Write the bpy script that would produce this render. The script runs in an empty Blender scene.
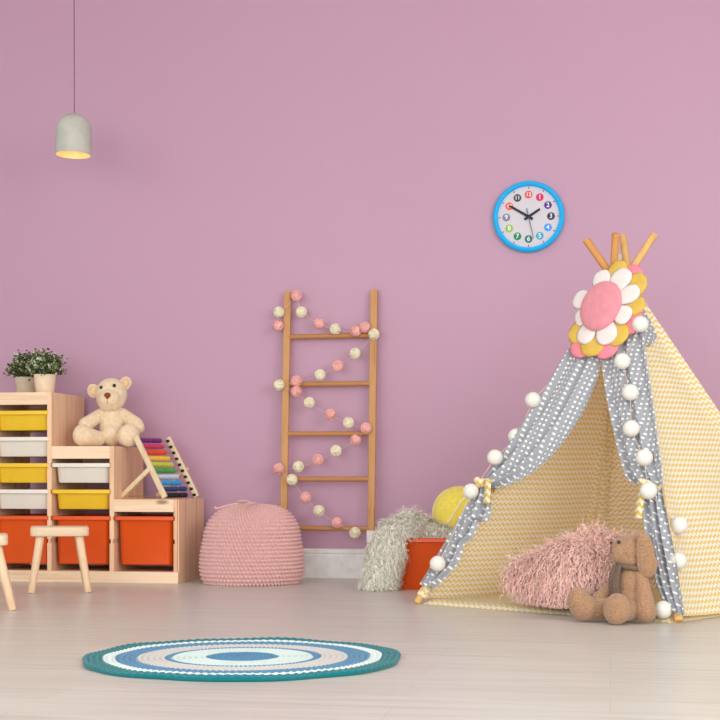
import bpy, bmesh, math, random
import numpy as np
from mathutils import Vector, Matrix, Euler
random.seed(7); RNG = np.random.default_rng(11)
PI = math.pi
scene = bpy.context.scene
COL = scene.collection
V = Vector

# ------------------------------------------------------------------ materials
def lin(c):
    out = []
    for v in c[:3]:
        v = v / 255.0
        out.append(v / 12.92 if v <= 0.04045 else ((v + 0.055) / 1.055) ** 2.4)
    return tuple(out) + (1.0,)

class NT:
    def __init__(s, name):
        s.m = bpy.data.materials.new(name); s.m.use_nodes = True
        s.t = s.m.node_tree; s.t.nodes.clear()
        s.out = s.t.nodes.new('ShaderNodeOutputMaterial')
    def n(s, typ, **kw):
        nd = s.t.nodes.new('ShaderNode' + typ)
        for k, v in kw.items():
            if k.startswith('i_'):
                nd.inputs[k[2:].replace('_', ' ')].default_value = v
            else:
                setattr(nd, k, v)
        return nd
    def l(s, a, b): s.t.links.new(a, b)
    def math(s, op, a, b=None, c=None):
        nd = s.t.nodes.new('ShaderNodeMath'); nd.operation = op
        for i, v in enumerate((a, b, c)):
            if v is None: continue
            if isinstance(v, (int, float)): nd.inputs[i].default_value = v
            else: s.l(v, nd.inputs[i])
        return nd.outputs[0]
    def mix(s, fac, a, b, blend='MIX'):
        nd = s.t.nodes.new('ShaderNodeMix'); nd.data_type = 'RGBA'; nd.blend_type = blend
        for sock, v in ((nd.inputs[0], fac), (nd.inputs[6], a), (nd.inputs[7], b)):
            if isinstance(v, (int, float, tuple)): sock.default_value = v
            else: s.l(v, sock)
        return nd.outputs[2]
    def ramp(s, fac, stops, interp='LINEAR'):
        nd = s.t.nodes.new('ShaderNodeValToRGB'); cr = nd.color_ramp; cr.interpolation = interp
        while len(cr.elements) < len(stops): cr.elements.new(0.5)
        for e, (p, c) in zip(cr.elements, stops): e.position = p; e.color = c
        s.l(fac, nd.inputs[0]); return nd.outputs[0]
    def coord(s, kind='Object', scale=(1, 1, 1), rot=(0, 0, 0)):
        tc = s.n('TexCoord'); mp = s.n('Mapping'); mp.inputs['Scale'].default_value = scale
        mp.inputs['Rotation'].default_value = rot
        s.l(tc.outputs[kind], mp.inputs['Vector']); return mp.outputs[0]
    def noise(s, vec, scale, detail=3, rough=.55):
        nd = s.n('TexNoise'); nd.inputs['Scale'].default_value = scale
        nd.inputs['Detail'].default_value = detail; nd.inputs['Roughness'].default_value = rough
        s.l(vec, nd.inputs['Vector']); return nd.outputs['Fac']
    def bump(s, h, strength=.3, dist=.01):
        nd = s.n('Bump'); nd.inputs['Strength'].default_value = strength; nd.inputs['Distance'].default_value = dist
        s.l(h, nd.inputs['Height']); return nd.outputs[0]
    def bsdf(s, color, rough=.6, spec=.35, metal=0, normal=None, emit=None, estr=0, sheen=0, trans=0, tint=None):
        b = s.n('BsdfPrincipled')
        if isinstance(color, tuple): b.inputs['Base Color'].default_value = color
        else: s.l(color, b.inputs['Base Color'])
        if isinstance(rough, (int, float)): b.inputs['Roughness'].default_value = rough
        else: s.l(rough, b.inputs['Roughness'])
        b.inputs['Specular IOR Level'].default_value = spec
        b.inputs['Metallic'].default_value = metal
        if sheen: b.inputs['Sheen Weight'].default_value = sheen
        if normal is not None: s.l(normal, b.inputs['Normal'])
        if emit: b.inputs['Emission Color'].default_value = emit; b.inputs['Emission Strength'].default_value = estr
        if trans:
            tr = s.n('BsdfTranslucent')
            if isinstance(color, tuple): tr.inputs[0].default_value = color
            else: s.l(color, tr.inputs[0])
            if tint: s.l(s.mix(1.0, color, tint, 'MULTIPLY'), tr.inputs[0])
            mx = s.n('MixShader'); mx.inputs[0].default_value = trans
            s.l(b.outputs[0], mx.inputs[1]); s.l(tr.outputs[0], mx.inputs[2]); s.l(mx.outputs[0], s.out.inputs[0])
        else:
            s.l(b.outputs[0], s.out.inputs[0])
        return s.m

def plain(name, rgb, rough=.5, spec=.35, metal=0, noise=0.04, nscale=30, bump=0, bscale=200, sheen=0, emit=None, estr=0, trans=0):
    t = NT(name); vec = t.coord()
    c = lin(rgb); f = t.noise(vec, nscale)
    lo = tuple(x * (1 - noise * 2) for x in c[:3]) + (1,); hi = tuple(min(1, x * (1 + noise * 2)) for x in c[:3]) + (1,)
    col = t.ramp(f, [(.3, lo), (.7, hi)])
    nm = t.bump(t.noise(vec, bscale, 2), bump, .004) if bump else None
    return t.bsdf(col, rough, spec, metal, nm, lin(emit) if emit else None, estr, sheen, trans)

def wood(name, base, dark, grain='x', strips=None, knots=True, rough=.55, streak=.55):
    """grain runs along the given object axis; strips = width of glued boards across it"""
    t = NT(name); ax = 'xyz'.index(grain)
    sc = [26, 26, 26]; sc[ax] = 1.3
    vec = t.coord('Object', tuple(sc))
    f = t.noise(vec, 1.0, 5, .6)
    sc2 = [90, 90, 90]; sc2[ax] = 2.0
    f2 = t.noise(t.coord('Object', tuple(sc2)), 1.0, 2)
    b, d = lin(base), lin(dark)
    fac = t.math('MULTIPLY_ADD', f, .75, t.math('MULTIPLY', f2, .25))
    col = t.ramp(fac, [(.32, d), (.32 + .3 * streak, b), (.75, tuple(min(1, x * 1.08) for x in b[:3]) + (1,))])
    if strips:
        sep = t.n('SeparateXYZ'); t.l(t.n('TexCoord').outputs['Object'], sep.inputs[0])
        ca = sep.outputs[strips[0].upper()]
        wn = t.n('TexWhiteNoise'); wn.noise_dimensions = '1D'
        t.l(t.math('FLOOR', t.math('DIVIDE', ca, strips[1])), wn.inputs['W'])
        col = t.mix(t.math('MULTIPLY', wn.outputs['Value'], .34), col, t.mix(.65, col, d))
    if knots:
        vs = [9, 9, 9]; vs[ax] = 3.2
        vo = t.n('TexVoronoi'); vo.inputs['Scale'].default_value = 1.0
        t.l(t.coord('Object', tuple(vs)), vo.inputs['Vector'])
        k = t.ramp(vo.outputs['Distance'], [(.05, (1, 1, 1, 1)), (.13, (0, 0, 0, 1))])
        col = t.mix(t.math('MULTIPLY', k, .75), col, lin((128, 82, 48)))
    return t.bsdf(col, rough, .3, normal=t.bump(f2, .12, .002))

def chevron(name, c_bg, c_y, lam=.026, per=.0225, amp=.5, trans=.30):
    t = NT(name); sep = t.n('SeparateXYZ'); t.l(t.n('TexCoord').outputs['UV'], sep.inputs[0])
    tri = t.math('PINGPONG', sep.outputs['X'], lam / 2)
    w = t.math('MULTIPLY_ADD', tri, amp * 2 * .013 / .014, sep.outputs['Y'])
    fr = t.math('FRACT', t.math('DIVIDE', w, per))
    m = t.math('LESS_THAN', fr, .46)
    col = t.mix(m, lin(c_bg), lin(c_y))
    n1 = t.noise(t.coord('UV'), 900, 2)
    n2 = t.noise(t.coord('Object'), 7, 3)
    h = t.math('ADD', t.math('MULTIPLY', n1, .12), n2)
    return t.bsdf(col, .9, .1, normal=t.bump(h, .25, .02), sheen=.2, trans=trans, tint=(1, .94, .82, 1))

def dotted(name, c_bg, c_dot, s=.030, r=.155, trans=.08):
    t = NT(name); sep = t.n('SeparateXYZ'); t.l(t.n('TexCoord').outputs['UV'], sep.inputs[0])
    def dist(off):
        a = t.math('SUBTRACT', t.math('FRACT', t.math('ADD', t.math('DIVIDE', sep.outputs['X'], s), off)), .5)
        b = t.math('SUBTRACT', t.math('FRACT', t.math('ADD', t.math('DIVIDE', sep.outputs['Y'], s), off)), .5)
        return t.math('SQRT', t.math('ADD', t.math('MULTIPLY', a, a), t.math('MULTIPLY', b, b)))
    d = t.math('MINIMUM', dist(10.0), dist(10.5))
    col = t.mix(t.math('LESS_THAN', d, r), lin(c_bg), lin(c_dot))
    return t.bsdf(col, .9, .1, normal=t.bump(t.noise(t.coord('UV'), 600, 2), .15, .003), sheen=.2, trans=trans)

def fur_mat(name, ca, cb, rough=.8, trans=.15):
    t = NT(name); g = t.n('NewGeometry')
    col = t.mix(g.outputs['Random Per Island'], lin(ca), lin(cb))
    return t.bsdf(col, rough, .2, sheen=.3, trans=trans)

M = {}
def wall_mat():
    t = NT('pink_paint'); vec = t.coord()
    col = t.mix(t.noise(vec, 1.3, 3), lin((190, 147, 170)), lin((193, 151, 173)))
    return t.bsdf(col, .42, .28, normal=t.bump(t.noise(vec, 160, 3), .05, .002))
def floor_mat():
    t = NT('pale_laminate'); vec = t.coord()
    br = t.n('TexBrick'); br.offset = .37; br.offset_frequency = 2
    br.inputs['Scale'].default_value = 1; br.inputs['Brick Width'].default_value = 1.28
    br.inputs['Row Height'].default_value = .19; br.inputs['Mortar Size'].default_value = .0012
    br.inputs['Mortar Smooth'].default_value = .2; br.inputs['Bias'].default_value = 0
    br.inputs['Color1'].default_value = lin((211, 206, 198)); br.inputs['Color2'].default_value = lin((206, 200, 191))
    br.inputs['Mortar'].default_value = lin((194, 183, 172)); t.l(vec, br.inputs['Vector'])
    f = t.noise(t.coord('Object', (1.1, 16, 1)), 1.6, 6, .62)
    f2 = t.noise(t.coord('Object', (2.2, 55, 1)), 1.0, 3)
    col = t.mix(t.math('MULTIPLY', t.ramp(f, [(.36, (1, 1, 1, 1)), (.56, (0, 0, 0, 1))]), .55), br.outputs['Color'], lin((182, 171, 159)))
    col = t.mix(t.math('MULTIPLY', f2, .22), col, lin((194, 185, 174)))
    return t.bsdf(col, t.math('MULTIPLY_ADD', f, .12, .27), .4, normal=t.bump(f2, .05, .001))
def rug_mat():
    t = NT('rug_yarn'); sep = t.n('SeparateXYZ'); t.l(t.n('TexCoord').outputs['UV'], sep.inputs[0])
    # UV.x = radius fraction, UV.y = turn
    st = t.math('SINE', t.math('MULTIPLY', sep.outputs['Y'], 2 * PI * 110))
    r = t.math('ADD', sep.outputs['X'], t.math('MULTIPLY', st, .006))
    teal, white, blue = lin((2, 112, 118)), lin((226, 234, 230)), lin((78, 132, 168))
    beige, pale = lin((208, 200, 194)), lin((212, 224, 218))
    col = t.ramp(r, [(0, blue), (.225, pale), (.44, blue), (.49, beige), (.66, blue), (.80, white), (.875, teal)], 'CONSTANT')
    nz = t.noise(t.coord('Object'), 90, 2)
    col = t.mix(t.math('MULTIPLY', nz, .3), col, t.mix(.5, col, (0.02, .05, .06, 1)))
    return t.bsdf(col, .95, .1, sheen=.2, normal=t.bump(t.noise(t.coord('Object'), 400, 2), .3, .003))

M['wall'] = wall_mat(); M['floor'] = floor_mat(); M['rug'] = rug_mat()
M['white_paint'] = plain('white_trim_paint', (236, 232, 230), .4)
M['ceiling'] = plain('ceiling_paint', (236, 234, 232), .8)
PB, PD = (238, 200, 162), (220, 174, 132)
M['pine_x'] = wood('pine_along_x', (246, 214, 182), (230, 190, 150), 'x')
M['pine_y'] = wood('pine_along_y', PB, PD, 'y')
M['pine_z'] = wood('pine_panel', (244, 204, 168), (222, 170, 132), 'z', ('y', .052))
M['pine_plain'] = wood('pine_stool', (238, 202, 166), (222, 180, 140), 'z', None, True)
M['pine_seat'] = wood('pine_seat', (236, 208, 178), (220, 184, 148), 'x', None, False)
M['ladder'] = wood('honey_wood', (200, 148, 96), (172, 116, 68), 'z', None, False)
M['ladder_x'] = wood('honey_wood_rung', (186, 130, 80), (158, 102, 58), 'x', None, False)
M['pole'] = wood('tent_pole_wood', (222, 176, 112), (196, 144, 84), 'z', None, False)
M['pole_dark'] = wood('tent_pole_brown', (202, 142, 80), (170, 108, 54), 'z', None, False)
M['abacus'] = wood('abacus_birch', (236, 214, 178), (220, 190, 146), 'z', None, False)
M['b_yellow'] = plain('yellow_plastic', (240, 194, 44), .38, .45, noise=.01)
M['b_white'] = plain('white_plastic', (234, 224, 212), .38, .45, noise=.01)
M['b_orange'] = plain('orange_plastic', (222, 80, 2), .38, .45, noise=.01)
M['teddy'] = plain('cream_plush', (236, 210, 176), .95, .1, noise=.05, nscale=60, bump=.5, bscale=260, sheen=.35)
M['teddy_ear'] = plain('tan_plush', (230, 194, 148), .95, .1, noise=.05, nscale=60, bump=.5, bscale=260, sheen=.3)
M['black'] = plain('black_gloss', (18, 14, 14), .15, .6, noise=0)
M['brown_nose'] = plain('brown_felt', (140, 68, 40), .8, .2)
M['rabbit'] = plain('brown_curly_plush', (168, 128, 98), .95, .1, noise=.13, nscale=190, bump=1.0, bscale=170, sheen=.35)
M['scarf'] = plain('grey_brown_knit', (120, 100, 86), .9, .1, noise=.1, nscale=120, bump=.6, bscale=300)
M['thread'] = plain('dark_thread', (52, 34, 26), .8)
M['pouf'] = plain('pink_crochet_yarn', (226, 178, 174), .95, .1, noise=.05, nscale=90, bump=.3, bscale=500, sheen=.25)
M['pink_rattan'] = plain('pink_rattan', (250, 180, 174), .7, .25, noise=.08)
M['cream_rattan'] = plain('cream_rattan', (240, 230, 200), .7, .25, noise=.06)
M['wire'] = plain('pale_wire', (214, 186, 176), .6)
M['dark_wire'] = plain('dark_wire', (70, 60, 56), .6)
M['cotton'] = plain('cotton_ball', (244, 238, 228), .85, .15, noise=.03, nscale=80, bump=.35, bscale=160, trans=.15)
M['chev'] = chevron('chevron_cloth', (255, 251, 240), (249, 217, 120))
M['chev_tie'] = chevron('chevron_tie_cloth', (252, 246, 226), (240, 202, 84), .026, .03, .6)
M['dots'] = dotted('dotted_grey_cloth', (164, 164, 170), (246, 246, 244))
M['felt_pink'] = plain('pink_velvet', (222, 140, 150), .9, .15, noise=.04, bump=.2, sheen=.3)
M['felt_white'] = plain('white_cotton', (230, 218, 214), .9, .15, noise=.02, bump=.2)
M['felt_mustard'] = plain('mustard_cotton', (216, 178, 84), .9, .15, noise=.03, bump=.2)
M['felt_coral'] = plain('coral_cotton', (236, 138, 152), .9, .15, noise=.03, bump=.2)
M['pinkfur'] = fur_mat('pink_long_fur', (255, 202, 190), (255, 224, 212))
M['pinkbase'] = plain('pink_fur_backing', (232, 172, 164), .95, .1)
M['whitefur'] = fur_mat('cream_long_wool', (255, 252, 240), (255, 247, 230), trans=.12)
M['whitebase'] = plain('cream_wool_backing', (252, 246, 236), .95, .1)
M['tennis'] = plain('yellow_ball_felt', (250, 226, 96), .9, .15, noise=.04, nscale=60, bump=.4, bscale=300, sheen=.3)
M['tennis_seam'] = plain('ball_seam', (246, 236, 190), .8)
M['clock_blue'] = plain('sky_blue_plastic', (10, 182, 246), .35, .45, noise=.01)
M['clock_face'] = plain('clock_paper', (210, 202, 208), .6, noise=0)
M['clock_black'] = plain('clock_black', (16, 16, 24), .4, noise=0)
M['clock_slate'] = plain('clock_slate', (84, 98, 140), .4, noise=0)
M['tick_red'] = plain('tick_red', (206, 66, 70), .6, noise=0)
M['tick_grey'] = plain('tick_grey', (150, 150, 160), .6, noise=0)
M['digit'] = plain('digit_white', (248, 246, 246), .6, noise=0)
M['concrete'] = plain('pale_concrete', (188, 184, 174), .8, .2, noise=.05, nscale=14)
M['lamp_inner'] = plain('cream_lamp_lining', (246, 216, 166), .6)
M['cord'] = plain('lamp_cord', (120, 104, 112), .6)
M['metal'] = plain('brushed_metal', (190, 190, 190), .3, .5, 1)
M['bulb'] = plain('glowing_bulb', (255, 214, 140), .4, emit=(255, 196, 110), estr=2.2)
M['pot'] = plain('beige_pot', (236, 210, 180), .6, .3)
M['pot_grey'] = plain('stone_pot', (208, 190, 168), .7, .25)
M['soil'] = plain('potting_soil', (60, 44, 34), .95, noise=.3)
def leaf_mat():
    t = NT('small_leaves'); g = t.n('NewGeometry')
    col = t.ramp(g.outputs['Random Per Island'], [(0, lin((46, 58, 30))), (.45, lin((86, 102, 54))), (.72, lin((134, 144, 88))), (.84, lin((214, 222, 188))), (1, lin((232, 232, 212)))])
    return t.bsdf(col, .6, .3, trans=.15)
M['leaf'] = leaf_mat()
M['stem'] = plain('green_stem', (76, 92, 50), .8)
M['tagpaper'] = plain('white_box_plastic', (236, 226, 226), .5)
BEAD = [(122, 40, 120), (206, 54, 96), (232, 76, 36), (242, 196, 60), (196, 206, 66), (70, 160, 66), (196, 212, 226), (44, 156, 214), (38, 66, 116), (24, 22, 28)]
BEADM = [plain('bead_paint_%s' % n, c, .3, .5, noise=0) for n, c in zip('purple crimson scarlet yellow lime green white blue navy black'.split(), BEAD)]
NUMC = {12: (222, 82, 78), 1: (222, 20, 92), 2: (84, 34, 140), 3: (52, 36, 76), 4: (54, 150, 240), 5: (48, 164, 196), 6: (0, 112, 96),
        7: (0, 134, 84), 8: (152, 190, 64), 9: (122, 128, 152), 10: (236, 94, 62), 11: (62, 58, 70)}
NUMM = {k: plain('number_disc_paint_%d' % k, c, .5, noise=0) for k, c in NUMC.items()}

# ------------------------------------------------------------------ mesh helpers
class MB:
    def __init__(s): s.v = []; s.f = []; s.uv = []
    def add(s, vs, fs, uv=None):
        o = len(s.v); s.v += [tuple(p) for p in vs]; s.f += [tuple(i + o for i in f) for f in fs]
        if uv is not None: s.uv += list(uv)
        return s
    def box(s, lo, hi):
        x0, y0, z0 = lo; x1, y1, z1 = hi
        return s.add([(x0, y0, z0), (x1, y0, z0), (x1, y1, z0), (x0, y1, z0), (x0, y0, z1), (x1, y0, z1), (x1, y1, z1), (x0, y1, z1)],
                     [(0, 3, 2, 1), (4, 5, 6, 7), (0, 1, 5, 4), (1, 2, 6, 5), (2, 3, 7, 6), (3, 0, 4, 7)])
    def bar(s, p0, p1, w, h, up=(0, 0, 1)):
        """rectangular bar from p0 to p1, w across, h along 'up'"""
        p0, p1, up = V(p0), V(p1), V(up); d = (p1 - p0).normalized(); a = d.cross(up).normalized(); b = a.cross(d).normalized()
        vs = [p + a * (w / 2 * i) + b * (h / 2 * j) for p in (p0, p1) for i, j in ((-1, -1), (1, -1), (1, 1), (-1, 1))]
        return s.add(vs, [(0, 1, 2, 3), (7, 6, 5, 4), (0, 4, 5, 1), (1, 5, 6, 2), (2, 6, 7, 3), (3, 7, 4, 0)])
    def tube(s, pts, r, n=10, closed=False):
        pts = [V(p) for p in pts]; m = len(pts); rs = r if isinstance(r, (list, tuple)) else [r] * m
        vs = []; prev = None
        for i, p in enumerate(pts):
            if closed: d = pts[(i + 1) % m] - pts[i - 1]
            else: d = pts[min(i + 1, m - 1)] - pts[max(i - 1, 0)]
            d.normalize()
            if prev is None:
                a = d.cross(V((0, 0, 1)) if abs(d.z) < .9 else V((1, 0, 0))).normalized()
            else:
                a = (prev - d * prev.dot(d)).normalized()
            prev = a; b = d.cross(a)
            for k in range(n):
                t = 2 * PI * k / n; vs.append(p + (a * math.cos(t) + b * math.sin(t)) * rs[i])
        fs = []
        for i in range(m if closed else m - 1):
            i2 = (i + 1) % m
            for k in range(n):
                k2 = (k + 1) % n; fs.append((i * n + k, i * n + k2, i2 * n + k2, i2 * n + k))
        if not closed:
            fs.append(tuple(range(n - 1, -1, -1))); fs.append(tuple((m - 1) * n + k for k in range(n)))
        return s.add(vs, fs)
    def lathe(s, prof, n=32, c=(0, 0, 0)):
        vs = []; c = V(c)
        for r, z in prof:
            for k in range(n):
                t = 2 * PI * k / n; vs.append(c + V((r * math.cos(t), r * math.sin(t), z)))
        fs = [(i * n + k, i * n + (k + 1) % n, (i + 1) * n + (k + 1) % n, (i + 1) * n + k) for i in range(len(prof) - 1) for k in range(n)]
        if prof[0][0] > 1e-6: fs.append(tuple(range(n - 1, -1, -1)))
        if prof[-1][0] > 1e-6: fs.append(tuple((len(prof) - 1) * n + k for k in range(n)))
        return s.add(vs, fs)
    def ell(s, c, r, rot=(0, 0, 0), n=24, m=14):
        R = Euler(rot).to_matrix(); c = V(c); r = (r, r, r) if isinstance(r, (int, float)) else r
        vs = [c + R @ V((0, 0, -r[2]))]
        for j in range(1, m):
            ph = PI * j / m - PI / 2
            for k in range(n):
                t = 2 * PI * k / n
                vs.append(c + R @ V((r[0] * math.cos(ph) * math.cos(t), r[1] * math.cos(ph) * math.sin(t), r[2] * math.sin(ph))))
        vs.append(c + R @ V((0, 0, r[2]))); fs = []
        for k in range(n): fs.append((0, 1 + (k + 1) % n, 1 + k))
        for j in range(m - 2):
            for k in range(n):
                a, b = 1 + j * n + k, 1 + j * n + (k + 1) % n; fs.append((a, b, b + n, a + n))
        e = len(vs) - 1
        for k in range(n): fs.append((e, 1 + (m - 2) * n + k, 1 + (m - 2) * n + (k + 1) % n))
        return s.add(vs, fs)
    def capsule(s, p0, p1, r0, r1, steps=9):
        p0, p1 = V(p0), V(p1)
        for i in range(steps):
            t = i / (steps - 1); s.ell(p0.lerp(p1, t), r0 + (r1 - r0) * t, n=16, m=10)
        return s
    def rings(s, loops, closed_ends=True):
        n = len(loops[0]); o = []
        for lp in loops: o += lp
        fs = [(i * n + k, i * n + (k + 1) % n, (i + 1) * n + (k + 1) % n, (i + 1) * n + k) for i in range(len(loops) - 1) for k in range(n)]
        if closed_ends:
            fs.append(tuple(range(n - 1, -1, -1))); fs.append(tuple((len(loops) - 1) * n + k for k in range(n)))
        return s.add(o, fs)
    def build(s, name, mat, parent=None, smooth=True, angle=40, bevel=0, seg=2, world=False):
        vs = s.v
        if world and parent is not None:
            L = parent.location; vs = [(p[0] - L.x, p[1] - L.y, p[2] - L.z) for p in vs]
        me = bpy.data.meshes.new(name); me.from_pydata(vs, [], s.f); me.update()
        if s.uv:
            ul = me.uv_layers.new(name='UVMap')
            idx = np.empty(len(me.loops), dtype=np.int32); me.loops.foreach_get('vertex_index', idx)
            ul.data.foreach_set('uv', np.array(s.uv, dtype=np.float32)[idx].ravel())
        o = bpy.data.objects.new(name, me); COL.objects.link(o); me.materials.append(mat)
        if smooth:
            me.polygons.foreach_set('use_smooth', [True] * len(me.polygons))
            if angle: me.set_sharp_from_angle(angle=math.radians(angle))
        if bevel:
            b = o.modifiers.new('edge', 'BEVEL'); b.width = bevel; b.segments = seg; b.limit_method = 'ANGLE'; b.angle_limit = math.radians(40)
        if parent is not None: o.parent = parent
        return o
    def remesh(s, name, mat, parent=None, voxel=.004, smooth=3, world=False):
        """grow the collected volumes together into one continuous skin"""
        me = bpy.data.meshes.new('tmp'); me.from_pydata(s.v, [], s.f); me.update()
        t = bpy.data.objects.new('tmp', me); COL.objects.link(t)
        r = t.modifiers.new('r', 'REMESH'); r.mode = 'VOXEL'; r.voxel_size = voxel
        sm = t.modifiers.new('s', 'SMOOTH'); sm.factor = .5; sm.iterations = smooth
        dg = bpy.context.evaluated_depsgraph_get(); dg.update()
        nm = bpy.data.meshes.new_from_object(t.evaluated_get(dg))
        bpy.data.objects.remove(t); bpy.data.meshes.remove(me)
        nm.name = name; nm.materials.clear(); nm.materials.append(mat)
        nm.polygons.foreach_set('use_smooth', [True] * len(nm.polygons))
        o = bpy.data.objects.new(name, nm); COL.objects.link(o)
        if parent is not None:
            o.parent = parent
            if world: nm.transform(Matrix.Translation(-parent.location))
        return o

def tag(o, label, cat, group=None):
    o['label'] = label; o['category'] = cat
    if group: o['group'] = group
    return o
def thing(name, label, cat, loc=(0, 0, 0), rotz=0, group=None):
    o = bpy.data.objects.new(name, None); COL.objects.link(o); o.empty_display_size = .05
    o.location = loc; o.rotation_euler = (0, 0, rotz); return tag(o, label, cat, group)
def part(o, label): o['label'] = label; return o
def struct(o): o['kind'] = 'structure'; return o
def copy_part(src, parent, loc, rot=(0, 0, 0)):
    c = src.copy(); COL.objects.link(c); c.parent = parent; c.location = loc; c.rotation_euler = rot; return c
def copy_tree(o, parent=None):
    c = o.copy(); COL.objects.link(c)
    if parent is not None: c.parent = parent
    for ch in o.children: copy_tree(ch, c)
    return c
def rrect(w, d, r, z, n=5, cx=0, cy=0):
    out = []
    for sx, sy, a0 in ((1, 1, 0), (-1, 1, PI / 2), (-1, -1, PI), (1, -1, 1.5 * PI)):
        for k in range(n + 1):
            a = a0 + PI / 2 * k / n
            out.append((cx + sx * (w / 2 - r) + r * math.cos(a), cy + sy * (d / 2 - r) + r * math.sin(a), z))
    return out
def lerp(a, b, t): return a + (b - a) * t
def along(pts, t):
    """point at fraction t of a polyline, smoothed a little"""
    pts = [V(p) for p in pts]; seg = [(pts[i + 1] - pts[i]).length for i in range(len(pts) - 1)]
    d = t * sum(seg)
    for i, L in enumerate(seg):
        if d <= L or i == len(seg) - 1:
            u = min(1, d / L); p0 = pts[max(i - 1, 0)]; p1, p2 = pts[i], pts[i + 1]; p3 = pts[min(i + 2, len(pts) - 1)]
            return .5 * (2 * p1 + (p2 - p0) * u + (2 * p0 - 5 * p1 + 4 * p2 - p3) * u * u + (3 * p1 - p0 - 3 * p2 + p3) * u ** 3)
        d -= L
def sag(pts, drop, n=6):
    out = []
    for i in range(len(pts) - 1):
        a, b = V(pts[i]), V(pts[i + 1]); dr = drop * (b - a).length
        for k in range(n):
            t = k / n; p = a.lerp(b, t); p.z -= dr * 4 * t * (1 - t); out.append(p)
    out.append(V(pts[-1])); return out
def strands(mb, pts, nrm, length, width, grav, curl, nseg=5, flow=None):
    """tapered wavy ribbons growing from pts along nrm and falling"""
    for p, n in zip(pts, nrm):
        L = length * random.uniform(.7, 1.25); d = (V(n) + V((random.gauss(0, .35), random.gauss(0, .35), random.gauss(0, .35)))).normalized()
        if flow is not None: d = (d + V(flow) * random.uniform(.5, 1)).normalized()
        side = (V(n) + V((random.gauss(0, .25), random.gauss(0, .25), random.gauss(0, .25)))).cross(V((0, 0, -1)) + V((random.gauss(0, .5), random.gauss(0, .5), 0))).normalized()
        q = V(p); ph = random.uniform(0, 6.28); vs = []; w0 = width * random.uniform(.7, 1.2); e2 = d.cross(side)
        for k in range(nseg + 1):
            w = w0 * (1 - .85 * (k / nseg) ** 1.5)
            wob = (side * math.cos(ph + k * 1.9) + e2 * math.sin(ph + k * 1.9)) * curl
            vs += [q + wob - side * w, q + wob + side * w]
            d = (d + V((0, 0, -grav / nseg))).normalized(); q = q + d * (L / nseg)
            if q.z < .006: q.z = .006 + random.uniform(0, .004)
        mb.add(vs, [(2 * k, 2 * k + 1, 2 * k + 3, 2 * k + 2) for k in range(nseg)])
def surface_samples(ob, n, keep=None):
    me = ob.data; me.calc_loop_triangles()
    co = np.empty(len(me.vertices) * 3, dtype=np.float32); me.vertices.foreach_get('co', co); co = co.reshape(-1, 3)
    tr = np.empty(len(me.loop_triangles) * 3, dtype=np.int32); me.loop_triangles.foreach_get('vertices', tr); tr = tr.reshape(-1, 3)
    a, b, c = co[tr[:, 0]], co[tr[:, 1]], co[tr[:, 2]]; nr = np.cross(b - a, c - a); ar = np.linalg.norm(nr, axis=1); nr /= ar[:, None] + 1e-12
    pick = RNG.choice(len(tr), n, p=ar / ar.sum()); u = RNG.random((n, 1)); v = RNG.random((n, 1)); fl = u + v > 1; u = np.where(fl, 1 - u, u); v = np.where(fl, 1 - v, v)
    p = a[pick] + (b - a)[pick] * u + (c - a)[pick] * v; q = nr[pick]
    if keep is not None:
        k = np.array([keep(x) for x in p]); p, q = p[k], q[k]
    return p, q

# ------------------------------------------------------------------ camera
CAMY = -7.1369
cam = bpy.data.cameras.new('camera'); co = bpy.data.objects.new('camera', cam); COL.objects.link(co)
cam.sensor_width = 36; cam.lens = 72.5; cam.shift_y = 116 / 720
co.location = (0, CAMY, .51); co.rotation_euler = (PI / 2, 0, math.radians(9.8)); scene.camera = co

# ------------------------------------------------------------------ setting
struct(MB().box((-5.5, -8.5, -.08), (4.5, .12, 0)).build('floor', M['floor'], smooth=False))
struct(MB().box((-5.5, 0, 0), (4.5, .12, 3.25)).build('wall_back', M['wall'], smooth=False))
struct(MB().box((-5.5, -6.0, 3.25), (4.5, .12, 3.35)).build('ceiling', M['ceiling'], smooth=False))
prof = [(-.018, 0), (-.018, .112), (-.015, .116), (-.015, .121), (-.019, .126), (-.019, .138), (-.012, .146), (0, .146)]
bb = MB(); m = len(prof)
bb.add([(x, y, z) for x in (-5.5, 4.5) for y, z in prof] + [(-5.5, 0, 0), (4.5, 0, 0)],
       [(i, i + 1, m + i + 1, m + i) for i in range(m - 1)])
struct(bb.build('baseboard_back', M['white_paint'], smooth=False))

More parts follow.
